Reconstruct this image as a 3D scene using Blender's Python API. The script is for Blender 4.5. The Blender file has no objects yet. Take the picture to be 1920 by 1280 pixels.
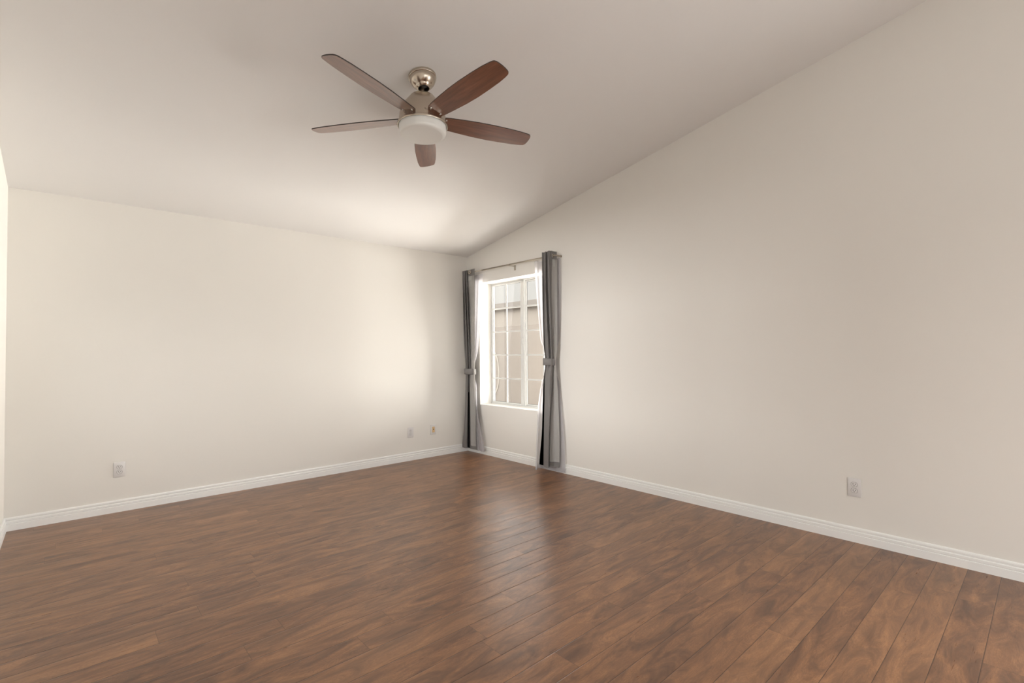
import bpy, bmesh, math, random
from mathutils import Vector, Matrix

random.seed(7)
sc = bpy.context.scene
COL = sc.collection

# ------------------------------------------------------------------ camera
cam_data = bpy.data.cameras.new('camera')
cam_data.sensor_width = 36.0
cam_data.lens = 17.262
cam_data.clip_start = 0.02
cam = bpy.data.objects.new('camera', cam_data)
COL.objects.link(cam)
sc.camera = cam
YAW, PITCH, ROLL = math.radians(47.806), math.radians(1.207), math.radians(-0.459)
fw = Vector((math.cos(YAW)*math.cos(PITCH), math.sin(YAW)*math.cos(PITCH), math.sin(PITCH)))
rt = fw.cross(Vector((0, 0, 1))).normalized()
up = rt.cross(fw)
r2 = rt*math.cos(ROLL) + up*math.sin(ROLL)
u2 = -rt*math.sin(ROLL) + up*math.cos(ROLL)
m = Matrix((r2, u2, -fw)).transposed().to_4x4()
m.translation = Vector((-3.762, -4.988, 1.236))
cam.matrix_world = m

# ------------------------------------------------------------------ view, sky
sc.view_settings.view_transform = 'Standard'
sc.view_settings.look = 'None'
sc.view_settings.exposure = 0.0
sc.view_settings.gamma = 1.0
sc.view_settings.use_curve_mapping = False
world = bpy.data.worlds.new('hazy_sky')
sc.world = world
world.use_nodes = True
bg = world.node_tree.nodes['Background']
wt = world.node_tree
wc = wt.nodes.new('ShaderNodeTexCoord')
ws = wt.nodes.new('ShaderNodeSeparateXYZ')
wr = wt.nodes.new('ShaderNodeValToRGB')       # hazy sky: brightest in a band above the horizon
wt.links.new(wc.outputs['Generated'], ws.inputs[0])
wt.links.new(ws.outputs[2], wr.inputs[0])
stops = [(0.0, 0.12), (0.06, 0.45), (0.20, 1.0), (0.45, 1.0), (0.75, 0.40), (1.0, 0.35)]
while len(wr.color_ramp.elements) < len(stops): wr.color_ramp.elements.new(0.5)
for e, (p_, v_) in zip(wr.color_ramp.elements, stops):
    e.position = p_; e.color = (v_, v_, v_*0.985, 1)
wt.links.new(wr.outputs[0], bg.inputs[0])
bg.inputs[1].default_value = 4.0

def area(name, loc, direction, sx, sy, power, colour):
    d = bpy.data.lights.new(name, 'AREA')
    d.shape = 'RECTANGLE'
    d.size, d.size_y = sx, sy
    d.energy = power
    d.color = colour
    o = bpy.data.objects.new(name, d)
    COL.objects.link(o)
    o.location = loc
    o.rotation_euler = Vector(direction).to_track_quat('-Z', 'Y').to_euler()
    return o

# daylight at the glazed openings behind the camera and off the yard, with added fill lamps
area('rear_window_daylight', (-2.3, -7.34, 1.10), (0, 1, 0.0), 2.2, 1.95, 36, (1.0, 1.0, 0.99))
area('right_window_daylight', (0.30, -6.2, 1.35), (-1, 0.25, 0.0), 1.3, 1.6, 66, (1.0, 1.0, 0.99))
area('left_fill_lamp', (-8.5, -1.2, 1.75), (1, -0.03, -0.05), 3.2, 1.0, 470, (1.0, 0.995, 0.985))  # added fill for the right wall, through the made-up side opening
area('garden_wall_fill', (3.04, -1.00, 0.90), (-1, 0, 0.08), 2.4, 1.7, 840, (1.0, 0.975, 0.93))  # added lamp standing in for a sunlit stretch of wall out of view
area('sunny_paving_bounce', (0.85, -0.9, 0.10), (0, 0, 1), 0.8, 1.7, 56, (1.0, 0.98, 0.95))

# ------------------------------------------------------------------ sizes
LX = 4.083          # length of the left wall
SLOPE = 0.18993     # rise of the ceiling away from the left wall
H0 = 2.44
REAR = -7.2
TR = 0.24           # thickness of the outer wall on the right
WIN = (-1.43, -0.25, 0.597, 2.085)   # y0, y1, z0, z1 of the window opening
def ceil_z(y): return H0 - SLOPE*y

# ------------------------------------------------------------------ node helpers
class NT:
    def __init__(self, name):
        self.mat = bpy.data.materials.new(name)
        self.mat.use_nodes = True
        self.t = self.mat.node_tree
        self.b = self.t.nodes['Principled BSDF']
    def n(self, kind, **kw):
        nd = self.t.nodes.new(kind)
        for k, v in kw.items():
            setattr(nd, k, v)
        return nd
    def l(self, a, b): self.t.links.new(a, b)
    def math(self, op, a, b=None, c=None):
        nd = self.n('ShaderNodeMath', operation=op)
        for i, v in enumerate((a, b, c)):
            if v is None: continue
            if isinstance(v, (int, float)): nd.inputs[i].default_value = v
            else: self.l(v, nd.inputs[i])
        return nd.outputs[0]
    def mix(self, f, a, b, blend='MIX'):
        nd = self.n('ShaderNodeMix', data_type='RGBA', blend_type=blend)
        for s, v in ((0, f), (6, a), (7, b)):
            if isinstance(v, (int, float)): nd.inputs[s].default_value = v
            elif isinstance(v, tuple): nd.inputs[s].default_value = (*v, 1) if len(v) == 3 else v
            else: self.l(v, nd.inputs[s])
        return nd.outputs[2]
    def noise(self, vec, scale, detail=4, rough=0.55, dist=0.0):
        nd = self.n('ShaderNodeTexNoise')
        if vec is not None: self.l(vec, nd.inputs['Vector'])
        nd.inputs['Scale'].default_value = scale
        nd.inputs['Detail'].default_value = detail
        nd.inputs['Roughness'].default_value = rough
        nd.inputs['Distortion'].default_value = dist
        return nd.outputs['Fac']
    def ramp(self, f, stops):
        nd = self.n('ShaderNodeValToRGB')
        els = nd.color_ramp.elements
        while len(els) < len(stops): els.new(0.5)
        for e, (p, c) in zip(els, stops):
            e.position = p
            e.color = (*c, 1) if len(c) == 3 else c
        self.l(f, nd.inputs[0])
        return nd.outputs[0]
    def bump(self, h, strength, dist):
        nd = self.n('ShaderNodeBump')
        nd.inputs['Strength'].default_value = strength
        nd.inputs['Distance'].default_value = dist
        self.l(h, nd.inputs['Height'])
        self.l(nd.outputs[0], self.b.inputs['Normal'])
    def obj(self):
        return self.n('ShaderNodeTexCoord').outputs['Object']

def plain(name, colour, rough=0.5, metal=0.0, var=0.0, bump=0.0, scale=60, spec=0.5):
    k = NT(name)
    k.b.inputs['Roughness'].default_value = rough
    k.b.inputs['Metallic'].default_value = metal
    k.b.inputs['Specular IOR Level'].default_value = spec
    co = k.obj()
    f = k.noise(co, scale)
    lo = tuple(c*(1-var) for c in colour); hi = tuple(min(1, c*(1+var)) for c in colour)
    k.l(k.mix(f, lo, hi), k.b.inputs['Base Color'])
    if bump: k.bump(f, bump, 0.002)
    return k.mat

# ------------------------------------------------------------------ materials
def wall_paint(name, colour):
    k = NT(name)
    co = k.obj()
    big = k.noise(co, 1.3, 3)
    k.l(k.mix(big, tuple(c*0.985 for c in colour), tuple(min(1, c*1.015) for c in colour)), k.b.inputs['Base Color'])
    k.b.inputs['Roughness'].default_value = 0.7
    k.b.inputs['Specular IOR Level'].default_value = 0.25
    k.bump(k.noise(co, 55, 3), 0.08, 0.003)
    return k.mat

M = {}
M['wall'] = wall_paint('warm_white_wall_paint', (0.80, 0.776, 0.732))
M['ceiling'] = wall_paint('flat_white_ceiling_paint', (0.78, 0.765, 0.750))
M['trim'] = plain('white_semigloss_trim', (0.88, 0.88, 0.865), 0.35, var=0.01)
M['vinyl'] = plain('white_vinyl', (0.70, 0.70, 0.68), 0.4, var=0.01)
M['gasket'] = plain('dark_grey_gasket', (0.10, 0.10, 0.10), 0.6)
M['plate'] = plain('white_plastic', (0.72, 0.70, 0.69), 0.35, var=0.01)
M['almond'] = plain('almond_plastic', (0.72, 0.50, 0.26), 0.4, var=0.02)
M['dark'] = plain('dark_slot', (0.02, 0.018, 0.015), 0.6)
M['screw'] = plain('zinc_screw', (0.70, 0.69, 0.66), 0.3, metal=0.9)
M['grey_cloth'] = plain('charcoal_grey_woven_cloth', (0.38, 0.365, 0.355), 0.85, var=0.10, bump=0.25, scale=260, spec=0.2)
M['tie_cloth'] = plain('grey_tieback_cloth', (0.22, 0.21, 0.205), 0.85, var=0.10, bump=0.25, scale=260, spec=0.2)
M['lining_cloth'] = plain('light_grey_lining_cloth', (0.70, 0.68, 0.655), 0.85, var=0.05, bump=0.15, scale=90, spec=0.2)
M['black_cloth'] = plain('black_blackout_cloth', (0.012, 0.012, 0.013), 0.9, spec=0.2)
M['tag'] = plain('white_cloth_tag', (0.78, 0.77, 0.74), 0.8)
M['stucco'] = plain('beige_stucco', (0.31, 0.272, 0.242), 0.9, var=0.08, bump=0.4, scale=40)
M['house_stucco'] = plain('pale_house_stucco', (0.50, 0.44, 0.385), 0.9, var=0.08, bump=0.4, scale=40)
M['roof'] = plain('pale_roof_tile', (0.36, 0.35, 0.335), 0.9, var=0.08, bump=0.3, scale=14)
M['fascia'] = plain('brown_grey_fascia', (0.33, 0.295, 0.265), 0.8, var=0.05)
M['yard'] = plain('tan_gravel', (0.45, 0.40, 0.34), 0.95, var=0.25, bump=0.5, scale=35)
M['hose'] = plain('pale_rubber', (0.5, 0.47, 0.43), 0.6)

def nickel(name, colour, rough):
    k = NT(name)
    k.b.inputs['Base Color'].default_value = (*colour, 1)
    k.b.inputs['Metallic'].default_value = 1.0
    mp = k.n('ShaderNodeMapping'); mp.inputs['Scale'].default_value = (1, 1, 60)
    k.l(k.obj(), mp.inputs['Vector'])
    f = k.noise(mp.outputs[0], 18, 2)
    k.l(k.math('MULTIPLY_ADD', f, 0.12, rough-0.06), k.b.inputs['Roughness'])
    return k.mat
M['nickel'] = nickel('brushed_nickel', (0.56, 0.49, 0.41), 0.24)
M['rod'] = nickel('brushed_nickel_rod', (0.50, 0.45, 0.38), 0.38)
M['ball'] = plain('black_rubber', (0.02, 0.02, 0.02), 0.5)
k = NT('frosted_white_glass')
k.b.inputs['Base Color'].default_value = (0.80, 0.80, 0.775, 1)
k.b.inputs['Roughness'].default_value = 0.28
k.b.inputs['Subsurface Weight'].default_value = 0.15
k.b.inputs['Subsurface Radius'].default_value = (0.03, 0.03, 0.03)
M['glass_shade'] = k.mat

def walnut():
    k = NT('walnut_veneer')
    mp = k.n('ShaderNodeMapping'); mp.inputs['Scale'].default_value = (1.2, 14, 14)
    k.l(k.obj(), mp.inputs['Vector'])
    g = k.noise(mp.outputs[0], 2.6, 6, 0.6, 0.6)
    mp2 = k.n('ShaderNodeMapping'); mp2.inputs['Scale'].default_value = (2, 90, 90)
    k.l(k.obj(), mp2.inputs['Vector'])
    g2 = k.noise(mp2.outputs[0], 2.0, 3)
    c = k.ramp(g, [(0.30, (0.115, 0.042, 0.021)), (0.55, (0.215, 0.080, 0.040)), (0.75, (0.29, 0.118, 0.062))])
    c = k.mix(k.math('MULTIPLY', g2, 0.35), c, (0.09, 0.034, 0.018))
    k.l(c, k.b.inputs['Base Color'])
    k.b.inputs['Coat Weight'].default_value = 0.7
    k.b.inputs['Coat Roughness'].default_value = 0.22
    k.b.inputs['Roughness'].default_value = 0.34
    k.b.inputs['Specular IOR Level'].default_value = 0.6
    return k.mat
M['walnut'] = walnut()
M['walnut_edge'] = plain('dark_blade_edge', (0.03, 0.02, 0.016), 0.5)

def sheer():
    k = NT('white_sheer_voile')
    t = k.t
    out = t.nodes['Material Output']
    tr = k.n('ShaderNodeBsdfTransparent')
    tl = k.n('ShaderNodeBsdfTranslucent'); tl.inputs[0].default_value = (0.46, 0.445, 0.465, 1)
    df = k.n('ShaderNodeBsdfDiffuse'); df.inputs[0].default_value = (0.86, 0.84, 0.87, 1)
    m1 = k.n('ShaderNodeMixShader'); m1.inputs[0].default_value = 0.5
    k.l(df.outputs[0], m1.inputs[1]); k.l(tl.outputs[0], m1.inputs[2])
    m2 = k.n('ShaderNodeMixShader')
    f = k.noise(k.obj(), 300, 2)
    k.l(k.math('MULTIPLY_ADD', f, 0.2, 0.55), m2.inputs[0])
    k.l(tr.outputs[0], m2.inputs[1]); k.l(m1.outputs[0], m2.inputs[2])
    k.l(m2.outputs[0], out.inputs[0])
    return k.mat
M['sheer'] = sheer()

def pane():
    k = NT('window_glass')
    t = k.t
    out = t.nodes['Material Output']
    tr = k.n('ShaderNodeBsdfTransparent'); tr.inputs[0].default_value = (0.93, 0.93, 0.92, 1)
    gl = k.n('ShaderNodeBsdfGlossy'); gl.inputs['Roughness'].default_value = 0.0
    fr = k.n('ShaderNodeFresnel'); fr.inputs[0].default_value = 1.5
    m1 = k.n('ShaderNodeMixShader')
    ge = k.n('ShaderNodeNewGeometry')
    front = k.math('SUBTRACT', 1.0, ge.outputs['Backfacing'])
    k.l(k.math('MULTIPLY', k.math('MULTIPLY', fr.outputs[0], 1.9), front), m1.inputs[0])
    k.l(tr.outputs[0], m1.inputs[1]); k.l(gl.outputs[0], m1.inputs[2])
    k.l(m1.outputs[0], out.inputs[0])
    return k.mat
M['pane'] = pane()

def planks():
    k = NT('hand_scraped_hickory_planks')
    W, LEN = 0.1324, 1.52
    sep = k.n('ShaderNodeSeparateXYZ')
    k.l(k.obj(), sep.inputs[0])
    x, y = sep.outputs[0], sep.outputs[1]
    yy = k.math('DIVIDE', k.math('ADD', y, 0.0066 + 100*W), W)
    row = k.math('FLOOR', yy)
    fy = k.math('FRACT', yy)
    wn = k.n('ShaderNodeTexWhiteNoise', noise_dimensions='1D'); k.l(row, wn.inputs['W'])
    xx = k.math('ADD', k.math('DIVIDE', x, LEN), k.math('MULTIPLY_ADD', wn.outputs['Value'], 7.0, 50.0))
    colm = k.math('FLOOR', xx)
    fx = k.math('FRACT', xx)
    cid = k.n('ShaderNodeCombineXYZ'); k.l(row, cid.inputs[0]); k.l(colm, cid.inputs[1])
    w2 = k.n('ShaderNodeTexWhiteNoise', noise_dimensions='2D'); k.l(cid.outputs[0], w2.inputs['Vector'])
    tone = w2.outputs['Value']
    # every plank samples its own patch of wood
    off = k.n('ShaderNodeVectorMath', operation='MULTIPLY_ADD')
    k.l(w2.outputs['Color'], off.inputs[0]); off.inputs[1].default_value = (37, 23, 11)
    base = k.n('ShaderNodeCombineXYZ'); k.l(x, base.inputs[0]); k.l(y, base.inputs[1])
    k.l(base.outputs[0], off.inputs[2])
    def stretched(sx, sy):
        mp = k.n('ShaderNodeMapping'); mp.inputs['Scale'].default_value = (sx, sy, 1)
        k.l(off.outputs[0], mp.inputs['Vector'])
        return mp.outputs[0]
    smudge = k.noise(stretched(3.0, 12.0), 1.0, 7, 0.66, 1.2)
    grain = k.noise(stretched(6, 95), 1.0, 5, 0.65, 1.6)
    fig = k.noise(stretched(4.0, 13.0), 1.0, 4, 0.55, 1.3)
    rings = k.math('SINE', k.math('MULTIPLY', fig, 120.0))
    rings = k.math('MULTIPLY_ADD', rings, 0.5, 0.5)
    c = k.ramp(smudge, [(0.33, (0.058, 0.035, 0.027)), (0.45, (0.195, 0.100, 0.055)), (0.55, (0.350, 0.172, 0.084)), (0.67, (0.530, 0.265, 0.120))])
    c = k.mix(k.math('MULTIPLY', rings, 0.36), c, (0.115, 0.052, 0.030))
    c = k.mix(k.math('MULTIPLY', k.math('SUBTRACT', 1.0, grain), 0.60), c, (0.10, 0.045, 0.026))
    c = k.mix(0.26, c, k.ramp(tone, [(0.0, (0.190, 0.097, 0.054)), (0.5, (0.300, 0.150, 0.075)), (1.0, (0.410, 0.215, 0.107))]))
    # seams
    ey = k.math('MINIMUM', fy, k.math('SUBTRACT', 1.0, fy))
    ex = k.math('MINIMUM', fx, k.math('SUBTRACT', 1.0, fx))
    sy_ = k.math('LESS_THAN', ey, 0.0075)
    sx_ = k.math('MULTIPLY', k.math('LESS_THAN', ex, 0.0007), 0.5)
    seam = k.math('MAXIMUM', sy_, sx_)
    c = k.mix(k.math('MULTIPLY', seam, 0.85), c, (0.018, 0.010, 0.007))
    k.l(c, k.b.inputs['Base Color'])
    k.l(k.math('MULTIPLY_ADD', grain, 0.14, 0.23), k.b.inputs['Roughness'])
    k.b.inputs['Specular IOR Level'].default_value = 0.45
    bev = k.n('ShaderNodeMapRange'); bev.inputs['From Max'].default_value = 0.03
    k.l(ey, bev.inputs['Value'])
    scr = k.noise(stretched(2.5, 14), 1.0, 2, 0.5, 0.4)
    h = k.math('ADD', k.math('MULTIPLY', bev.outputs[0], 0.5), k.math('ADD', k.math('MULTIPLY', scr, 0.9), k.math('MULTIPLY', grain, 0.12)))
    k.bump(h, 0.35, 0.004)
    return k.mat
M['planks'] = planks()

# ------------------------------------------------------------------ mesh helpers
def link(name, bm, mats, parent=None, smooth=False, loc=None):
    me = bpy.data.meshes.new(name)
    bmesh.ops.recalc_face_normals(bm, faces=bm.faces[:])
    bm.to_mesh(me); bm.free()
    if smooth:
        for p in me.polygons: p.use_smooth = True
    if not isinstance(mats, (list, tuple)): mats = [mats]
    for mt in mats: me.materials.append(mt)
    o = bpy.data.objects.new(name, me)
    COL.objects.link(o)
    if parent is not None: o.parent = parent
    if loc is not None: o.location = loc
    return o

def auto_smooth(o, deg=35):
    me = o.data
    bm = bmesh.new(); bm.from_mesh(me)
    for f in bm.faces: f.smooth = True
    for e in bm.edges:
        if len(e.link_faces) == 2 and e.calc_face_angle(0) > math.radians(deg): e.smooth = False
    bm.to_mesh(me); bm.free()
    return o

def empty(name, loc, rot=(0, 0, 0)):
    o = bpy.data.objects.new(name, None)
    o.empty_display_size = 0.1
    COL.objects.link(o)
    o.location = loc; o.rotation_euler = rot
    return o

def tag(o, label, cat, group=None):
    o['label'] = label; o['category'] = cat
    if group: o['group'] = group
    return o

def structure(o):
    o['kind'] = 'structure'
    return o

def box(bm, a, b, bevel=0.0, mi=0):
    r = bmesh.ops.create_cube(bm, size=1)
    vs = r['verts']
    for v in vs:
        v.co = Vector([(a[i]+b[i])/2 + v.co[i]*abs(b[i]-a[i]) for i in range(3)])
    fs = set(f for v in vs for f in v.link_faces)
    for f in fs: f.material_index = mi
    if bevel:
        es = list(set(e for v in vs for e in v.link_edges))
        bmesh.ops.bevel(bm, geom=es, offset=bevel, segments=2, affect='EDGES', profile=0.5)

def prism(bm, poly, axis, a, b):
    """poly: 2-D points; extruded along axis from a to b (axis x: points are (y,z); y: (x,z); z: (x,y))"""
    def P(p, t):
        return {'x': (t, p[0], p[1]), 'y': (p[0], t, p[1]), 'z': (p[0], p[1], t)}[axis]
    A = [bm.verts.new(P(p, a)) for p in poly]
    B = [bm.verts.new(P(p, b)) for p in poly]
    bm.faces.new(A); bm.faces.new(list(reversed(B)))
    n = len(poly)
    for i in range(n):
        bm.faces.new((A[i], A[(i+1) % n], B[(i+1) % n], B[i]))

def lathe(bm, prof, seg=64, cap=True):
    rings = []
    for r, z in prof:
        if r < 1e-6: rings.append([bm.verts.new((0, 0, z))])
        else: rings.append([bm.verts.new((r*math.cos(2*math.pi*i/seg), r*math.sin(2*math.pi*i/seg), z)) for i in range(seg)])
    for A, B in zip(rings, rings[1:]):
        for i in range(seg):
            j = (i+1) % seg
            if len(A) == 1 and len(B) == 1: continue
            if len(A) == 1: bm.faces.new((A[0], B[i], B[j]))
            elif len(B) == 1: bm.faces.new((A[i], A[j], B[0]))
            else: bm.faces.new((A[i], A[j], B[j], B[i]))
    if cap:
        for R in (rings[0], rings[-1]):
            if len(R) > 1: bm.faces.new(R)

def tube(bm, pts, r, seg=12, cap=True):
    pts = [Vector(p) for p in pts]
    rings = []
    prev = None
    for i, p in enumerate(pts):
        t = (pts[min(i+1, len(pts)-1)] - pts[max(i-1, 0)]).normalized()
        if prev is None:
            n = t.orthogonal().normalized()
        else:
            n = (prev - t*prev.dot(t)).normalized()
        prev = n
        b = t.cross(n)
        rings.append([bm.verts.new(p + r*(n*math.cos(2*math.pi*k/seg) + b*math.sin(2*math.pi*k/seg))) for k in range(seg)])
    for A, B in zip(rings, rings[1:]):
        for k in range(seg):
            bm.faces.new((A[k], A[(k+1) % seg], B[(k+1) % seg], B[k]))
    if cap:
        bm.faces.new(rings[0]); bm.faces.new(rings[-1])

def torus(bm, c, normal, R, r, seg=28, sub=8):
    q = Vector(normal).to_track_quat('Z', 'Y')
    rings = []
    for i in range(seg):
        a = 2*math.pi*i/seg
        rings.append([bm.verts.new(Vector(c) + q @ Vector(((R+r*math.cos(b))*math.cos(a), (R+r*math.cos(b))*math.sin(a), r*math.sin(b))))
                      for b in [2*math.pi*k/sub for k in range(sub)]])
    for i in range(seg):
        A, B = rings[i], rings[(i+1) % seg]
        for k in range(sub):
            bm.faces.new((A[k], A[(k+1) % sub], B[(k+1) % sub], B[k]))

# ------------------------------------------------------------------ room shell
T = 0.16
bm = bmesh.new(); box(bm, (-LX-T, REAR-T, -0.1), (T, T, 0.0)); structure(link('floor', bm, M['planks']))
bm = bmesh.new()
prism(bm, [(T, ceil_z(T)), (REAR-T, ceil_z(REAR-T)), (REAR-T, ceil_z(REAR-T)+0.12), (T, ceil_z(T)+0.12)], 'x', -LX-T, T)
structure(link('ceiling', bm, M['ceiling']))
bm = bmesh.new(); prism(bm, [(0, 0), (T, 0), (T, ceil_z(T)), (0, H0)], 'x', -LX-T, T); structure(link('wall_left', bm, M['wall']))
def wall_with_holes(bm, holes, y0, y1, X0=0.0, T=0.16):
    """strips of the right wall (x from 0 to T) around the window openings"""
    cuts = [y1]
    for h in holes: cuts += [h[1], h[0]]
    cuts.append(y0)
    for i in range(len(cuts)-1):
        a, b = cuts[i], cuts[i+1]
        if i % 2 == 0:
            prism(bm, [(a, 0), (b, 0), (b, ceil_z(b)), (a, ceil_z(a))], 'x', X0, X0+T)
        else:
            h = holes[i//2]
            prism(bm, [(a, 0), (b, 0), (b, h[2]), (a, h[2])], 'x', X0, X0+T)
            prism(bm, [(a, h[3]), (b, h[3]), (b, ceil_z(b)), (a, ceil_z(a))], 'x', X0, X0+T)
FILL_WIN = (-2.0, -0.8, 0.9, 2.0)  # side-wall opening made up to let the fill lamp in
SIDE_WIN = (-6.9, -5.5, 0.5, 2.2)
bm = bmesh.new(); wall_with_holes(bm, [FILL_WIN], REAR, 0.0, -LX-T); structure(link('wall_side', bm, M['wall']))
bm = bmesh.new(); wall_with_holes(bm, [WIN, SIDE_WIN], REAR, 0.0, 0.0, TR); structure(link('wall_right', bm, M['wall']))
bm = bmesh.new()
xa, xb, zt = -3.5, -1.1, 2.15
zr = ceil_z(REAR)
box(bm, (-LX-T, REAR-T, 0), (xa, REAR, zr)); box(bm, (xb, REAR-T, 0), (T, REAR, zr)); box(bm, (xa, REAR-T, zt), (xb, REAR, zr))
structure(link('wall_rear', bm, M['wall']))

# baseboards: stepped profile, (distance from wall, height)
BB = [(0, 0), (0.0155, 0), (0.0155, 0.0445), (0.0145, 0.0460), (0.0105, 0.0475), (0.0105, 0.0495), (0.0140, 0.0520), (0.0140, 0.065), (0.0125, 0.067), (0.0075, 0.0695),
      (0.0075, 0.0730), (0.0110, 0.0755), (0.0115, 0.084), (0.0095, 0.090), (0.004, 0.0935), (0, 0.0935)]
bm = bmesh.new(); prism(bm, [(-d, z) for d, z in BB], 'x', -LX, 0.0); structure(link('baseboard_left', bm, M['trim']))
bm = bmesh.new(); prism(bm, [(-d, z) for d, z in BB], 'y', -0.0155, REAR); structure(link('baseboard_right', bm, M['trim']))
bm = bmesh.new(); prism(bm, [(-LX+d, z) for d, z in BB], 'y', -0.0155, REAR); structure(link('baseboard_side', bm, M['trim']))

# ------------------------------------------------------------------ window_1
y0, y1, z0, z1 = WIN
win = structure(empty('window_1', (0.20, (y0+y1)/2, z0)))
def wpart(name, bm, mat, parent=win):
    o = link(name, bm, mat)
    o.parent = parent
    o.matrix_parent_inverse = Matrix.Translation(-Vector(parent.location)) if parent is win else Matrix.Translation(-Vector(win.location))
    return o
FX0, FX1 = 0.178, 0.228
bm = bmesh.new()
fwid = 0.012
box(bm, (FX0, y0, z0), (FX1, y0+fwid, z1), 0.002); box(bm, (FX0, y1-fwid, z0), (FX1, y1, z1), 0.002)
box(bm, (FX0, y0+fwid, z0), (FX1, y1-fwid, z0+fwid), 0.002); box(bm, (FX0, y0+fwid, z1-fwid), (FX1, y1-fwid, z1), 0.002)
frame = wpart('window_frame', bm, M['vinyl'])
def make_sash(ya, yb, xa, xb, st_l, st_r, name):
    """ya > yb; xa..xb depth"""
    za, zb = z0+fwid+0.001, z1-fwid-0.001
    bm = bmesh.new()
    rail = 0.016
    box(bm, (xa, ya-st_l, za), (xb, ya, zb), 0.003)
    box(bm, (xa, yb, za), (xb, yb+st_r, zb), 0.003)
    box(bm, (xa, yb+st_r, za), (xb, ya-st_l, za+rail), 0.003)
    box(bm, (xa, yb+st_r, zb-rail), (xb, ya-st_l, zb), 0.003)
    s = wpart('sash', bm, M['vinyl'])
    ga, gb, gz0, gz1 = ya-st_l, yb+st_r, za+rail, zb-rail
    xm = (xa+xb)/2
    bm = bmesh.new()
    w = 0.0085
    ym = (ga+gb)/2
    box(bm, (xm-0.006, ym-w, gz0), (xm+0.006, ym+w, gz1), 0.002)
    for i in range(1, 5):
        z = gz0 + (gz1-gz0)*i/5
        box(bm, (xm-0.006, ym+w, z-w), (xm+0.006, ga, z+w), 0.002)
        box(bm, (xm-0.006, gb, z-w), (xm+0.006, ym-w, z+w), 0.002)
    g = wpart('muntin_grid', bm, M['vinyl']); g.parent = s; g.matrix_parent_inverse = Matrix.Identity(4)
    bm = bmesh.new(); box(bm, (xm+0.008, gb-0.004, gz0-0.004), (xm+0.011, ga+0.004, gz1+0.004))
    gk = bmesh.new(); e = 0.0035
    for (a0, a1, b0, b1) in ((ga-e, ga, gz0, gz1), (gb, gb+e, gz0, gz1), (gb+e, ga-e, gz0, gz0+e), (gb+e, ga-e, gz1-e, gz1)):
        box(gk, (xm+0.0065, a0, b0), (xm+0.0078, a1, b1))
    q = wpart('glazing_gasket', gk, M['gasket']); q.parent = s; q.matrix_parent_inverse = Matrix.Identity(4)
    p = wpart('pane', bm, M['pane']); p.parent = s; p.matrix_parent_inverse = Matrix.Identity(4)
    return s
make_sash(y1-fwid-0.001, -0.838, 0.182, 0.202, 0.018, 0.050, 'sash')
make_sash(-0.834, y0+fwid+0.001, 0.205, 0.224, 0.030, 0.018, 'sash')
# small latch on the meeting stile
bm = bmesh.new(); box(bm, (0.170, -0.836, 2.052), (0.182, -0.800, 2.064), 0.002); box(bm, (0.172, -0.834, 1.33), (0.182, -0.822, 1.39), 0.003)
wpart('sash_latch', bm, M['vinyl'])

# window frames out of view; the left one is added for the fill lamp
def simple_window(name, lo, hi, axis, cells):
    c = tuple((a+b)/2 for a, b in zip(lo, hi))
    bm = bmesh.new()
    w = 0.05
    if axis == 'x':
        box(bm, (lo[0], lo[1], lo[2]), (hi[0], lo[1]+w, hi[2])); box(bm, (lo[0], hi[1]-w, lo[2]), (hi[0], hi[1], hi[2]))
        box(bm, (lo[0], lo[1]+w, lo[2]), (hi[0], hi[1]-w, lo[2]+w)); box(bm, (lo[0], lo[1]+w, hi[2]-w), (hi[0], hi[1]-w, hi[2]))
        box(bm, (lo[0], c[1]-w/2, lo[2]+w), (hi[0], c[1]+w/2, hi[2]-w))
    else:
        box(bm, (lo[0], lo[1], lo[2]), (lo[0]+w, hi[1], hi[2])); box(bm, (hi[0]-w, lo[1], lo[2]), (hi[0], hi[1], hi[2]))
        box(bm, (lo[0]+w, lo[1], lo[2]), (hi[0]-w, hi[1], lo[2]+w)); box(bm, (lo[0]+w, lo[1], hi[2]-w), (hi[0]-w, hi[1], hi[2]))
        box(bm, (c[0]-w/2, lo[1], lo[2]+w), (c[0]+w/2, hi[1], hi[2]-w))
    structure(link(name, bm, M['vinyl']))
simple_window('added_window_2', (-LX-0.13, FILL_WIN[0], FILL_WIN[2]), (-LX-0.08, FILL_WIN[1], FILL_WIN[3]), 'x', 2)  # added frame in the made-up side opening
simple_window('window_4', (0.10, SIDE_WIN[0], SIDE_WIN[2]), (0.16, SIDE_WIN[1], SIDE_WIN[3]), 'x', 2)
simple_window('window_3', (xa, REAR-0.12, 0.0), (xb, REAR-0.06, zt), 'y', 2)

# ------------------------------------------------------------------ outside
bm = bmesh.new(); box(bm, (TR, -9, -0.25), (14, 9, -0.05))
structure(link('floor_yard', bm, M['yard']))
bm = bmesh.new()
box(bm, (3.10, -4.0, -0.05), (3.28, 6.5, 1.78), 0.01); fence = link('garden_wall', bm, M['stucco'])
tag(fence, 'low beige stucco garden wall seen through the lower window panes', 'wall')
hs = empty('neighbouring_house', (6.5, 2.0, -0.05))
tag(hs, 'beige house with pale roof edge seen through the upper window panes', 'house')
def hpart(name, bm, mat):
    o = link(name, bm, mat, hs); o.matrix_parent_inverse = Matrix.Translation(-Vector(hs.location)); return o
bm = bmesh.new(); box(bm, (4.56, -5.0, -0.05), (9.0, 11.0, 2.40)); hpart('house_wall', bm, M['house_stucco'])
bm = bmesh.new(); prism(bm, [(4.42, 2.46), (6.3, 3.40), (9.4, 2.46), (9.4, 2.41), (4.42, 2.41)], 'y', -5.3, 11.3); hpart('roof', bm, M['roof'])
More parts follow.
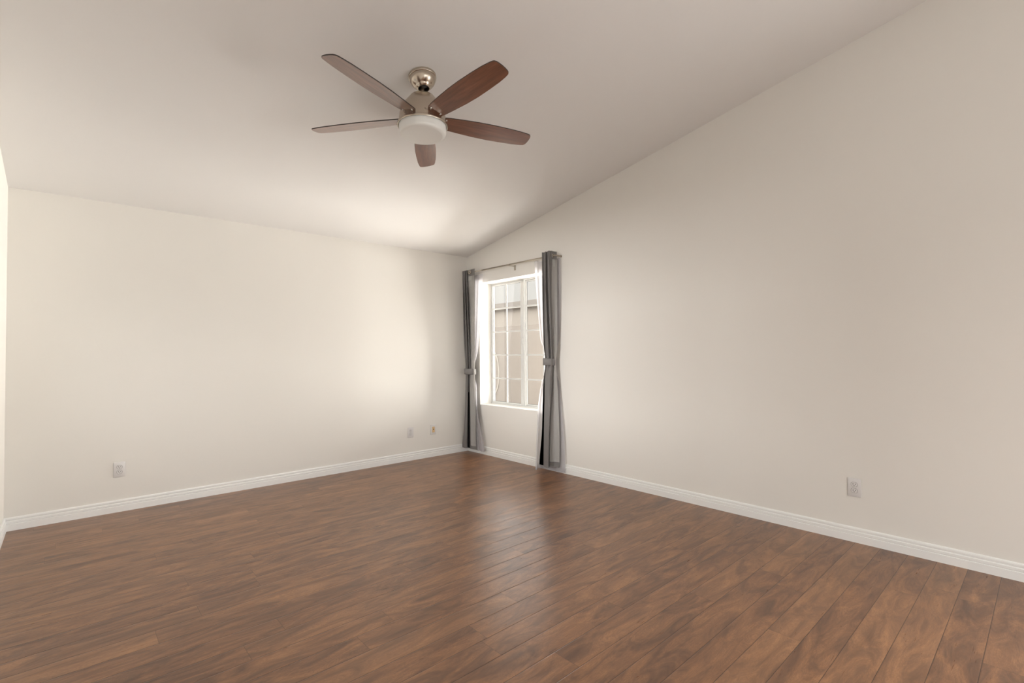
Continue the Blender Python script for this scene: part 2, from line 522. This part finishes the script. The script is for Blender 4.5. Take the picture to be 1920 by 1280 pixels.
bm = bmesh.new(); box(bm, (4.39, -5.3, 2.31), (4.418, 11.3, 2.47), 0.004); hpart('fascia', bm, M['fascia'])
bm = bmesh.new()
cy, cz, R_ = 3.215, 0.78, 0.36
tube(bm, [(3.085, cy + R_*0.62*math.cos(a), cz + R_*1.35*math.sin(a)) for a in [math.pi + math.radians(d) for d in range(-70, 75, 5)]], 0.011, 10)
tag(link('garden_hose', bm, M['hose'], smooth=True), 'thin pale curved hose on the garden wall outside the lower left panes', 'hose')

# ------------------------------------------------------------------ wall plates
def disc(bm, c, ry, rz, depth, seg=28, flat=None):
    """a short cylinder whose axis is x, front towards -x; flat cuts top and bottom"""
    pts = []
    for i in range(seg):
        a = 2*math.pi*i/seg
        yy, zz = ry*math.cos(a), rz*math.sin(a)
        if flat: zz = max(-flat, min(flat, zz))
        pts.append((c[1]+yy, c[2]+zz))
    prism(bm, pts, 'x', c[0], c[0]-depth)

def plate_mesh():
    bm = bmesh.new(); box(bm, (-0.0058, -0.0375, -0.059), (0, 0.0375, 0.059), 0.0035)
    return bm
def make_outlet(loc, rotz, label):
    t = empty('wall_outlet', loc, (0, 0, rotz))
    tag(t, label, 'outlet', 'white duplex outlets')
    auto_smooth(link('cover_plate', plate_mesh(), M['plate'], t))
    for s in (1, -1):
        zc = 0.0195*s
        bm = bmesh.new(); disc(bm, (-0.0048, 0, zc), 0.0172, 0.0172, 0.0030, flat=0.0142)
        r = link('receptacle', bm, M['plate'], t)
        bm = bmesh.new(); disc(bm, (-0.0050, 0, zc), 0.0184, 0.0184, 0.0013, flat=0.0154)
        link('receptacle_gap', bm, M['receptacle_gap'], r)
        for nm, yy, hw, hh, dz in (('blade_slot', 0.0064, 0.0012, 0.0045, 0.003), ('blade_slot', -0.0064, 0.0012, 0.0038, 0.003)):
            bm = bmesh.new(); box(bm, (-0.0082, yy-hw, zc+dz-hh), (-0.0070, yy+hw, zc+dz+hh)); link('slot', bm, M['dark'], r)
        bm = bmesh.new(); disc(bm, (-0.0070, 0, zc-0.0070), 0.0024, 0.0026, 0.0012, 12); link('ground_hole', bm, M['dark'], r)
    bm = bmesh.new(); disc(bm, (-0.0055, 0, 0), 0.0030, 0.0030, 0.0014, 14); link('screw', bm, M['screw'], t)
    return t
M['receptacle_gap'] = plain('shadow_gap_grey', (0.09, 0.085, 0.08), 0.6)
make_outlet((0, -4.108, 0.347), 0, 'white duplex outlet alone on the long bare right wall')
make_outlet((-3.446, 0, 0.331), math.pi/2, 'white duplex outlet on the left wall near the side wall corner')
make_outlet((-0.827, 0, 0.319), math.pi/2, 'white duplex outlet on the left wall beside the almond jack plate')
t = empty('jack_plate', (-0.520, 0, 0.320), (0, 0, math.pi/2))
tag(t, 'white plate with almond insert and dark jack on the left wall nearest the curtains', 'wall jack')
auto_smooth(link('cover_plate', plate_mesh(), M['plate'], t))
bm = bmesh.new(); box(bm, (-0.0085, -0.0175, -0.034), (-0.0050, 0.0175, 0.034), 0.001); ins = link('jack_insert', bm, M['almond'], t)
ins['label'] = 'almond insert'
bm = bmesh.new(); box(bm, (-0.0094, -0.0055, -0.0035), (-0.0080, 0.0055, 0.0085)); link('jack_hole', bm, M['dark'], ins)

# ------------------------------------------------------------------ ceiling fan
FA = Vector((-2.183, -2.457, 0)); FA.z = ceil_z(FA.y)
fan = empty('ceiling_fan', FA, (-0.020, 0.006, 0))
tag(fan, 'brushed nickel ceiling fan with five walnut blades and frosted drum light', 'ceiling fan')
tilt = math.atan(SLOPE)
bm = bmesh.new()
lathe(bm, [(0.080, 0.002), (0.0835, -0.002), (0.0835, -0.016), (0.081, -0.019), (0.0785, -0.0195), (0.0785, -0.024), (0.0765, -0.034), (0.071, -0.046), (0.062, -0.058),
           (0.052, -0.067), (0.047, -0.0705), (0.0455, -0.074), (0.040, -0.080), (0.035, -0.084), (0.0325, -0.083), (0.031, -0.07), (0.031, -0.03)], 72, cap=False)
can = auto_smooth(link('canopy', bm, M['nickel'], fan), 40); can.rotation_euler = (-tilt+0.020, -0.006, 0)
bm = bmesh.new(); lathe(bm, [(0, -0.040), (0.018, -0.042), (0.0265, -0.048), (0.029, -0.056), (0.0275, -0.064), (0.020, -0.070), (0.0, -0.071)], 40)
bl = link('hanger_ball', bm, M['ball'], fan, smooth=True); bl.location = (0, -0.012, 0)
bm = bmesh.new(); lathe(bm, [(0.0125, -0.066), (0.0125, -0.128), (0.017, -0.130), (0.017, -0.140)], 32)
auto_smooth(link('downrod', bm, M['nickel'], fan))
Z0 = -0.06                     # fan dimensions below are measured from the ball
bm = bmesh.new()
lathe(bm, [(0, Z0-0.060), (0.022, Z0-0.060), (0.044, Z0-0.061), (0.060, Z0-0.064), (0.071, Z0-0.069), (0.082, Z0-0.083), (0.098, Z0-0.103), (0.114, Z0-0.124),
           (0.124, Z0-0.142), (0.131, Z0-0.162), (0.136, Z0-0.180), (0.1385, Z0-0.200), (0.1415, Z0-0.222), (0.1445, Z0-0.234), (0.1445, Z0-0.240), (0.05, Z0-0.241), (0, Z0-0.241)], 96)
auto_smooth(link('motor_housing', bm, M['nickel'], fan), 40)
bm = bmesh.new()
lathe(bm, [(0.1445, Z0-0.236), (0.1490, Z0-0.238), (0.1510, Z0-0.244), (0.1510, Z0-0.250), (0.1495, Z0-0.2535), (0.1465, Z0-0.2535), (0.1455, Z0-0.250), (0.1455, Z0-0.240)], 96, cap=False)
auto_smooth(link('light_rim', bm, M['nickel'], fan), 50)
bm = bmesh.new()
lathe(bm, [(0, Z0-0.240), (0.138, Z0-0.2415), (0.1415, Z0-0.246), (0.1415, Z0-0.262), (0.140, Z0-0.285), (0.136, Z0-0.298), (0.130, Z0-0.3045), (0.115, Z0-0.3075), (0.06, Z0-0.311), (0, Z0-0.312)], 96)
sh = auto_smooth(link('light_shade', bm, M['glass_shade'], fan), 60); sh['label'] = 'frosted white glass drum'
# maker's script on the housing, facing the camera
bm = bmesh.new()
pts = []
for i in range(90):
    u = i/89
    ang = math.radians(243 + 15*u)
    zz = Z0-0.212 + 0.0032*math.sin(u*30)*(0.6+0.4*math.cos(u*9)) + (0.004 if 0.02 < u < 0.10 else 0)
    r = 0.1404
    pts.append((r*math.cos(ang), r*math.sin(ang), zz))
tube(bm, pts, 0.0006, 6)
link('script_mark', bm, M['walnut_edge'], fan)
# blades
OUT = [(0.118, 0.050, 0.046), (0.16, 0.057, 0.054), (0.24, 0.064, 0.062), (0.34, 0.071, 0.0685), (0.44, 0.0735, 0.071), (0.54, 0.0705, 0.0690), (0.62, 0.0660, 0.0650), (0.665, 0.0605, 0.0600),
       (0.685, 0.0570, 0.0570), (0.700, 0.0530, 0.0535), (0.707, 0.047, 0.0485), (0.7125, 0.036, 0.039), (0.7155, 0.018, 0.022), (0.7165, 0.0, 0.004)]
def blade_bm():
    bm = bmesh.new()
    th = 0.006
    L_ = [(r, a) for r, a, b in OUT]; R_ = [(r, -b) for r, a, b in OUT]
    poly = L_ + list(reversed(R_))
    n = len(OUT)
    lo = [bm.verts.new((x, y, -th/2)) for x, y in poly]; hi = [bm.verts.new((x, y, th/2)) for x, y in poly]
    N = len(poly)
    for side, rev in ((lo, True), (hi, False)):
        for i in range(n-1):
            q = [side[i], side[i+1], side[N-2-i], side[N-1-i]]
            f = bm.faces.new(q if not rev else list(reversed(q))); f.material_index = 0
    for i in range(N):
        f = bm.faces.new((lo[i], lo[(i+1) % N], hi[(i+1) % N], hi[i])); f.material_index = 1
    return bm
blade = link('blade', blade_bm(), [M['walnut'], M['walnut_edge']], fan)
def screw_bm():
    bm = bmesh.new(); lathe(bm, [(0, -0.0052), (0.0035, -0.0048), (0.0045, -0.003), (0.0045, 0)], 14); return bm
scr = [link('screw', screw_bm(), M['screw'], blade, loc=(0.140, yy, -0.003)) for yy in (0.034, -0.034)]
PH, PITCH_B = math.radians(199.4), math.radians(-12.5)
blades = [(blade, scr)]
for i in range(1, 5):
    b = blade.copy(); COL.objects.link(b); b.parent = fan
    ss = []
    for s in scr:
        c = s.copy(); COL.objects.link(c); c.parent = b; ss.append(c)
    blades.append((b, ss))
for i, (b, ss) in enumerate(blades):
    b.location = (0, 0, Z0-0.204)
    b.rotation_euler = (Matrix.Rotation(PH + i*math.radians(72), 4, 'Z') @ Matrix.Rotation(PITCH_B, 4, 'X')).to_euler()

# ------------------------------------------------------------------ curtain rod
rodt = empty('curtain_rod', (0, -0.8, 2.215))
tag(rodt, 'thin brushed nickel wraparound curtain rod above the window', 'curtain rod')
def rpart(name, bm, mat, smooth=True):
    o = link(name, bm, mat, rodt, smooth=smooth); o.matrix_parent_inverse = Matrix.Translation(-Vector(rodt.location)); return o
ZR, XR = 2.215, -0.090
def bend(cx, cy, r, a0, a1, n=8):
    return [(cx + r*math.cos(math.radians(a0+(a1-a0)*i/n)), cy + r*math.sin(math.radians(a0+(a1-a0)*i/n)), ZR) for i in range(n+1)]
bm = bmesh.new()
tube(bm, [(0, -1.600, ZR)] + [(-0.06, -1.600, ZR)] + list(reversed(bend(XR+0.028, -1.572, 0.028, 180, 270))) + [(XR, -0.415, ZR)], 0.0085, 14)
rpart('rod_tube', bm, M['rod'])
bm = bmesh.new()
tube(bm, [(XR, -0.43, ZR), (XR, -0.066, ZR)] + list(reversed(bend(XR+0.028, -0.058, 0.028, 90, 180))) + [(0, -0.030, ZR)], 0.0068, 14)
rpart('inner_rod_tube', bm, M['rod'])
bm = bmesh.new()
box(bm, (-0.100, -0.912, ZR-0.0135), (-0.002, -0.890, ZR-0.0095), 0.001); box(bm, (-0.005, -0.912, ZR-0.055), (0, -0.888, ZR+0.004), 0.001)
box(bm, (-0.103, -0.905, ZR-0.012), (-0.1005, -0.893, ZR+0.002), 0.001)
rpart('bracket', bm, M['rod'], False)
for yy in (-1.600, -0.030):
    bm = bmesh.new(); tube(bm, [(-0.004, yy, ZR), (0, yy, ZR)], 0.013, 18); rpart('wall_flange', bm, M['rod'], False)

# ------------------------------------------------------------------ curtains (cross-sections (x, y) at heights z)
RB =[
(2.262,[(-0.112,-1.4584),(-0.125,-1.4479),(-0.112,-1.4699),(-0.135,-1.5072),(-0.112,-1.5041),(-0.14,-1.557),(-0.115,-1.5595),(-0.112,-1.5715),(-0.068,-1.5677),(-0.038,-1.5771)]),
(1.887,[(-0.082,-1.4323),(-0.125,-1.4486),(-0.088,-1.4419),(-0.135,-1.5062),(-0.09,-1.4859),(-0.14,-1.5582),(-0.115,-1.5584),(-0.1,-1.5518),(-0.068,-1.5628),(-0.05,-1.5832)]),
(1.503,[(-0.082,-1.4349),(-0.115,-1.4438),(-0.088,-1.4446),(-0.135,-1.5163),(-0.09,-1.5035),(-0.13,-1.5601),(-0.1,-1.5504),(-0.085,-1.5401),(-0.068,-1.5577),(-0.05,-1.5818)]),
(1.284,[(-0.082,-1.4474),(-0.11,-1.4476),(-0.088,-1.4532),(-0.13,-1.5237),(-0.09,-1.5157),(-0.12,-1.5589),(-0.09,-1.5478),(-0.075,-1.539),(-0.068,-1.5585),(-0.05,-1.5752)]),
(1.126,[(-0.082,-1.4682),(-0.1,-1.4588),(-0.088,-1.4663),(-0.115,-1.5148),(-0.09,-1.5173),(-0.11,-1.5549),(-0.08,-1.5453),(-0.07,-1.5397),(-0.068,-1.5564),(-0.05,-1.562)]),
(0.956,[(-0.078,-1.4392),(-0.1,-1.4297),(-0.082,-1.4354),(-0.115,-1.471),(-0.125,-1.5146),(-0.12,-1.5472),(-0.08,-1.5356),(-0.07,-1.53),(-0.068,-1.5578),(-0.05,-1.5708)]),
(0.682,[(-0.078,-1.4202),(-0.1,-1.4146),(-0.082,-1.4202),(-0.12,-1.4609),(-0.135,-1.5131),(-0.13,-1.5457),(-0.085,-1.518),(-0.08,-1.517),(-0.068,-1.5542),(-0.05,-1.5855)]),
(0.409,[(-0.078,-1.4011),(-0.1,-1.3994),(-0.082,-1.4089),(-0.12,-1.4497),(-0.14,-1.5068),(-0.14,-1.5367),(-0.085,-1.4956),(-0.09,-1.5041),(-0.068,-1.5506),(-0.05,-1.5928)]),
(0.058,[(-0.078,-1.3659),(-0.1,-1.3563),(-0.082,-1.397),(-0.125,-1.4451),(-0.145,-1.5),(-0.15,-1.5347),(-0.085,-1.4824),(-0.1,-1.502),(-0.068,-1.5389),(-0.05,-1.5923)]),
]
RBL =[
(0.983,[(-0.116,-1.4495),(-0.116,-1.4556)]),
(0.79,[(-0.116,-1.437),(-0.116,-1.4584)]),
(0.68,[(-0.116,-1.4287),(-0.116,-1.4555)]),
(0.405,[(-0.116,-1.4136),(-0.116,-1.4458)]),
(0.066,[(-0.116,-1.3747),(-0.116,-1.4357)]),
]
RS =[
(2.195,[(-0.07,-1.2824),(-0.085,-1.3294),(-0.06,-1.3364),(-0.045,-1.3534),(-0.028,-1.3996),(-0.022,-1.4863),(-0.02,-1.5597),(-0.02,-1.604)]),
(1.901,[(-0.075,-1.3076),(-0.085,-1.3414),(-0.06,-1.3405),(-0.045,-1.3574),(-0.028,-1.3957),(-0.022,-1.4824),(-0.02,-1.5557),(-0.02,-1.6037)]),
(1.564,[(-0.08,-1.348),(-0.085,-1.3686),(-0.06,-1.3598),(-0.045,-1.3765),(-0.028,-1.4069),(-0.022,-1.478),(-0.02,-1.5513),(-0.02,-1.5956)]),
(1.341,[(-0.07,-1.3667),(-0.08,-1.3921),(-0.06,-1.3882),(-0.045,-1.397),(-0.028,-1.4194),(-0.022,-1.475),(-0.02,-1.5409),(-0.02,-1.5779)]),
(1.191,[(-0.056,-1.4404),(-0.058,-1.4538),(-0.056,-1.4671),(-0.055,-1.4814),(-0.055,-1.4965),(-0.055,-1.5115),(-0.054,-1.5256),(-0.054,-1.5405)]),
(1.064,[(-0.056,-1.4387),(-0.058,-1.4521),(-0.056,-1.4654),(-0.055,-1.4797),(-0.055,-1.4948),(-0.055,-1.5099),(-0.054,-1.5239),(-0.054,-1.5389)]),
(0.924,[(-0.07,-1.373),(-0.08,-1.3983),(-0.06,-1.3905),(-0.04,-1.3944),(-0.028,-1.4293),(-0.022,-1.4846),(-0.02,-1.5428),(-0.02,-1.5761)]),
(0.674,[(-0.07,-1.3186),(-0.075,-1.3472),(-0.05,-1.3383),(-0.036,-1.3639),(-0.028,-1.426),(-0.024,-1.4983),(-0.022,-1.5635),(-0.022,-1.6076)]),
(0.37,[(-0.09,-1.3147),(-0.09,-1.3345),(-0.05,-1.3185),(-0.036,-1.352),(-0.034,-1.4277),(-0.03,-1.5148),(-0.026,-1.5852),(-0.024,-1.6416)]),
(0.008,[(-0.14,-1.3404),(-0.12,-1.3439),(-0.06,-1.2958),(-0.035,-1.3305),(-0.036,-1.44),(-0.032,-1.5267),(-0.028,-1.5967),(-0.024,-1.651)]),
]
LB =[
(2.245,[(-0.112,-0.0783),(-0.115,-0.0545),(-0.112,-0.0838),(-0.125,-0.1177),(-0.112,-0.1223),(-0.13,-0.1659),(-0.112,-0.1528),(-0.112,-0.1604),(-0.112,-0.225),(-0.125,-0.3158)]),
(1.895,[(-0.098,-0.0617),(-0.115,-0.0624),(-0.085,-0.0498),(-0.125,-0.12),(-0.092,-0.1012),(-0.13,-0.1734),(-0.098,-0.1387),(-0.085,-0.1269),(-0.092,-0.201),(-0.115,-0.2996)]),
(1.532,[(-0.098,-0.0692),(-0.11,-0.0632),(-0.085,-0.0573),(-0.125,-0.1382),(-0.092,-0.1216),(-0.125,-0.1869),(-0.098,-0.1599),(-0.085,-0.1504),(-0.09,-0.2107),(-0.1,-0.2819)]),
(1.236,[(-0.098,-0.0882),(-0.105,-0.0756),(-0.085,-0.0708),(-0.12,-0.1449),(-0.092,-0.1349),(-0.115,-0.1869),(-0.098,-0.1753),(-0.085,-0.1636),(-0.09,-0.213),(-0.09,-0.266)]),
(1.007,[(-0.098,-0.1078),(-0.1,-0.0886),(-0.085,-0.0905),(-0.115,-0.1522),(-0.092,-0.1434),(-0.11,-0.1833),(-0.098,-0.1783),(-0.085,-0.1666),(-0.09,-0.2107),(-0.09,-0.2584)]),
(0.81,[(-0.098,-0.1004),(-0.105,-0.0878),(-0.12,-0.1297),(-0.115,-0.1502),(-0.08,-0.1201),(-0.078,-0.1338),(-0.078,-0.1446),(-0.085,-0.1592),(-0.09,-0.214),(-0.09,-0.2669)]),
(0.548,[(-0.098,-0.0923),(-0.105,-0.0797),(-0.12,-0.1217),(-0.115,-0.1422),(-0.08,-0.1153),(-0.078,-0.1365),(-0.078,-0.1452),(-0.085,-0.162),(-0.09,-0.2219),(-0.09,-0.2746)]),
(0.286,[(-0.098,-0.0677),(-0.105,-0.055),(-0.12,-0.1081),(-0.115,-0.1287),(-0.08,-0.1094),(-0.078,-0.1285),(-0.078,-0.1393),(-0.09,-0.1712),(-0.09,-0.2192),(-0.09,-0.2719)]),
(0.058,[(-0.098,-0.0434),(-0.105,-0.0196),(-0.12,-0.0841),(-0.115,-0.1156),(-0.08,-0.1072),(-0.078,-0.1263),(-0.085,-0.1463),(-0.105,-0.194),(-0.1,-0.2406),(-0.09,-0.2802)]),
]
LBL =[
(0.744,[(-0.095,-0.1285),(-0.095,-0.1501)]),
(0.548,[(-0.095,-0.121),(-0.095,-0.1535)]),
(0.284,[(-0.09,-0.1008),(-0.095,-0.1509)]),
(0.066,[(-0.09,-0.0878),(-0.1,-0.1554)]),
]
LS =[
(2.175,[(-0.03,-0.0735),(-0.035,-0.1348),(-0.05,-0.2188),(-0.07,-0.2867),(-0.055,-0.3095),(-0.07,-0.3595),(-0.06,-0.388)]),
(1.89,[(-0.03,-0.0763),(-0.035,-0.1321),(-0.05,-0.2054),(-0.07,-0.2734),(-0.055,-0.2911),(-0.07,-0.3361),(-0.06,-0.3648)]),
(1.53,[(-0.03,-0.089),(-0.035,-0.1392),(-0.05,-0.2016),(-0.07,-0.2592),(-0.055,-0.2716),(-0.07,-0.3115),(-0.055,-0.3186)]),
(1.236,[(-0.03,-0.0969),(-0.04,-0.1426),(-0.055,-0.1943),(-0.07,-0.2403),(-0.055,-0.2422),(-0.065,-0.2707),(-0.05,-0.2674)]),
(1.052,[(-0.052,-0.102),(-0.055,-0.1278),(-0.058,-0.1534),(-0.06,-0.1775),(-0.056,-0.1884),(-0.06,-0.2042),(-0.056,-0.2097)]),
(0.94,[(-0.052,-0.1009),(-0.055,-0.1266),(-0.058,-0.1522),(-0.06,-0.1763),(-0.056,-0.1872),(-0.06,-0.2031),(-0.056,-0.2086)]),
(0.843,[(-0.04,-0.095),(-0.045,-0.1342),(-0.055,-0.1742),(-0.065,-0.2085),(-0.055,-0.2169),(-0.065,-0.2456),(-0.05,-0.2422)]),
(0.517,[(-0.03,-0.0785),(-0.045,-0.1416),(-0.06,-0.1933),(-0.065,-0.2264),(-0.06,-0.2358),(-0.085,-0.2888),(-0.05,-0.2577)]),
(0.325,[(-0.03,-0.0764),(-0.05,-0.1569),(-0.06,-0.2126),(-0.07,-0.2571),(-0.06,-0.2705),(-0.09,-0.3398),(-0.05,-0.3151)]),
(0.05,[(-0.03,-0.0626),(-0.055,-0.1713),(-0.065,-0.2426),(-0.085,-0.3099),(-0.065,-0.3208),(-0.09,-0.3932),(-0.05,-0.389)]),
]


def catmull(p0, p1, p2, p3, t):
    return 0.5*((2*p1) + (-p0+p2)*t + (2*p0-5*p1+4*p2-p3)*t*t + (-p0+3*p1-3*p2+p3)*t*t*t)
def smooth_poly(pts, n):
    P = [Vector(p) for p in pts]
    P = [P[0]*2-P[1]] + P + [P[-1]*2-P[-2]]
    out = []
    for i in range(1, len(P)-2):
        for k in range(n):
            out.append(catmull(P[i-1], P[i], P[i+1], P[i+2], k/n))
    out.append(P[-2])
    return out
def sections(levels, nz, lo=None, hi=None):
    """levels from top to bottom -> evenly sampled rows (z, points)"""
    zs = [l[0] for l in levels]
    rows = []
    top = hi if hi is not None else zs[0]
    bot = lo if lo is not None else zs[-1]
    for j in range(nz+1):
        z = top + (bot-top)*j/nz
        i = 0
        while i < len(zs)-2 and z < zs[i+1]: i += 1
        t = (zs[i]-z)/(zs[i]-zs[i+1])
        g = lambda q: levels[max(0, min(len(levels)-1, q))][1]
        row = []
        for u in range(len(levels[0][1])):
            a, b, c, d = (Vector(g(i+q)[u]) for q in (-1, 0, 1, 2))
            row.append(catmull(a, b, c, d, t))
        rows.append((z, row))
    return rows
def cloth(name, levels, mat, nu, nz, thick, parent=None, lo=None, hi=None, cols=None, off=(0, 0), hole=None, ripple=0.0, limx=-0.018):
    rows = sections(levels, nz, lo, hi)
    bm = bmesh.new()
    grid = []
    for z, row in rows:
        if cols: row = row[cols[0]:cols[1]]
        sp = smooth_poly(row, nu)
        line = []
        for i, p in enumerate(sp):
            w = ripple*(math.sin(z*9+i*0.7)+math.sin(z*23+i*1.9)*0.5)
            line.append(bm.verts.new((min(limx, p.x+off[0]+w), min(-0.018, p.y+off[1]+w*0.6), z)))
        grid.append(line)
    for A, B in zip(grid, grid[1:]):
        z = (A[0].co.z+B[0].co.z)/2
        for i in range(len(A)-1):
            c = (A[i].co+A[i+1].co+B[i].co+B[i+1].co)/4
            if hole and (c-Vector(hole[0])).length < hole[1]: continue
            bm.faces.new((A[i], A[i+1], B[i+1], B[i]))
    for v in [v for v in bm.verts if not v.link_faces]: bm.verts.remove(v)
    if thick:
        r = bmesh.ops.solidify(bm, geom=bm.faces[:], thickness=thick)
    o = link(name, bm, mat, parent, smooth=True)
    return o

def band(bm, c, ax, ay, z, h, th, dip=0.0, n=40):
    rings = []
    for i in range(n):
        a = 2*math.pi*i/n
        ca, sa = math.cos(a), math.sin(a)
        zz = z + dip*(ca)
        rr = []
        for dr, dz in ((0, -h/2), (th, -h/2+0.003), (th+0.001, 0), (th, h/2-0.003), (0, h/2)):
            rr.append(bm.verts.new((c[0]+(ax+dr)*ca, c[1]+(ay+dr)*sa, zz+dz)))
        rings.append(rr)
    for i in range(n):
        A, B = rings[i], rings[(i+1) % n]
        for q in range(5):
            bm.faces.new((A[q], A[(q+1) % 5], B[(q+1) % 5], B[q]))

def make_curtain(loc, body, strip, flap, ztop, header, hem, gro, gn, tie, tagbox, label):
    t = empty('curtain', loc)
    tag(t, label, 'curtain', 'grey grommet curtains at the window')
    inv = Matrix.Translation(-Vector(loc))
    def P(o): o.parent = t; o.matrix_parent_inverse = inv; return o
    P(cloth('curtain_panel', body, M['grey_cloth'], 8, 220, 0.003, hole=(gro, 0.019)))
    dy = (-0.0045*gn[0], -0.0045*gn[1])
    d = (0.0048*gn[0], 0.0048*gn[1])
    lin = P(cloth('lining', body, M['lining_cloth'], 7, 70, 0.001, lo=hem, hi=ztop-header, cols=flap, off=d, ripple=0.0012)); lin['label'] = 'light grey lining'
    bk = P(cloth('blackout_layer', strip, M['black_cloth'], 4, 24, 0.002)); bk['label'] = 'black blackout layer'
    bm = bmesh.new(); torus(bm, Vector(gro)+Vector((d[0]*0.6, d[1]*0.6, 0)), (gn[0], gn[1], 0), 0.0205, 0.0042); P(link('grommet', bm, M['nickel'], smooth=True))
    bm = bmesh.new(); band(bm, tie[0], tie[1], tie[2], tie[3], tie[4], 0.006, tie[5]); P(link('tieback', bm, M['tie_cloth'], smooth=True))
    f0, f1, zt_, zb_ = tagbox
    bm = bmesh.new()
    grid = []
    for z, row in sections(body, 5, zb_, zt_):
        sp = smooth_poly(row[flap[0]:flap[1]], 12)
        n = len(sp)-1
        lift = 0.0075 + 0.008*(zt_-z)/(zt_-zb_)
        grid.append([bm.verts.new((p.x+gn[0]*lift, p.y+gn[1]*lift, z)) for p in sp[int(f0*n):int(f1*n)+1]])
    for A_, B_ in zip(grid, grid[1:]):
        for i in range(len(A_)-1): bm.faces.new((A_[i], A_[i+1], B_[i+1], B_[i]))
    bmesh.ops.solidify(bm, geom=bm.faces[:], thickness=0.0008)
    P(link('care_tag', bm, M['tag']))
    return t
make_curtain((-0.08, -1.48, 0.058), RB, RBL, (7, 10), 2.262, 0.082, 0.112, (-0.092, -1.5600, ZR), (-0.10, -0.995),
             ((-0.070, -1.490), 0.056, 0.068, 1.128, 0.074, -0.004),
             (0.12, 0.50, 2.176, 2.102), 'grey grommet curtain tied back on the right side of the window')
make_curtain((-0.08, -0.15, 0.058), LB, LBL, (7, 10), 2.245, 0.078, 0.100, (-0.116, -0.206, ZR), (-0.945, -0.33),
             ((-0.080, -0.152), 0.050, 0.088, 0.998, 0.070, 0.0),
             (0.25, 0.72, 2.162, 2.112), 'grey grommet curtain tied back in the corner beside the left wall')

def make_sheer(loc, levels, label, hemh):
    t = empty('sheer_curtain', loc)
    tag(t, label, 'sheer curtain', 'white sheer curtains at the window')
    inv = Matrix.Translation(-Vector(loc))
    o = cloth('voile_panel', levels, M['sheer'], 7, 80, 0); o.parent = t; o.matrix_parent_inverse = inv
    zb = levels[-1][0]
    o = cloth('hem', levels, M['sheer'], 7, 4, 0, lo=zb+0.0005, hi=zb+hemh, off=(-0.0015, -0.0015)); o.parent = t; o.matrix_parent_inverse = inv
make_sheer((-0.05, -1.46, 0.01), RS, 'white sheer curtain hanging behind the right grey curtain', 0.045)
make_sheer((-0.05, -0.23, 0.05), LS, 'white sheer curtain hanging behind the corner grey curtain', 0.05)
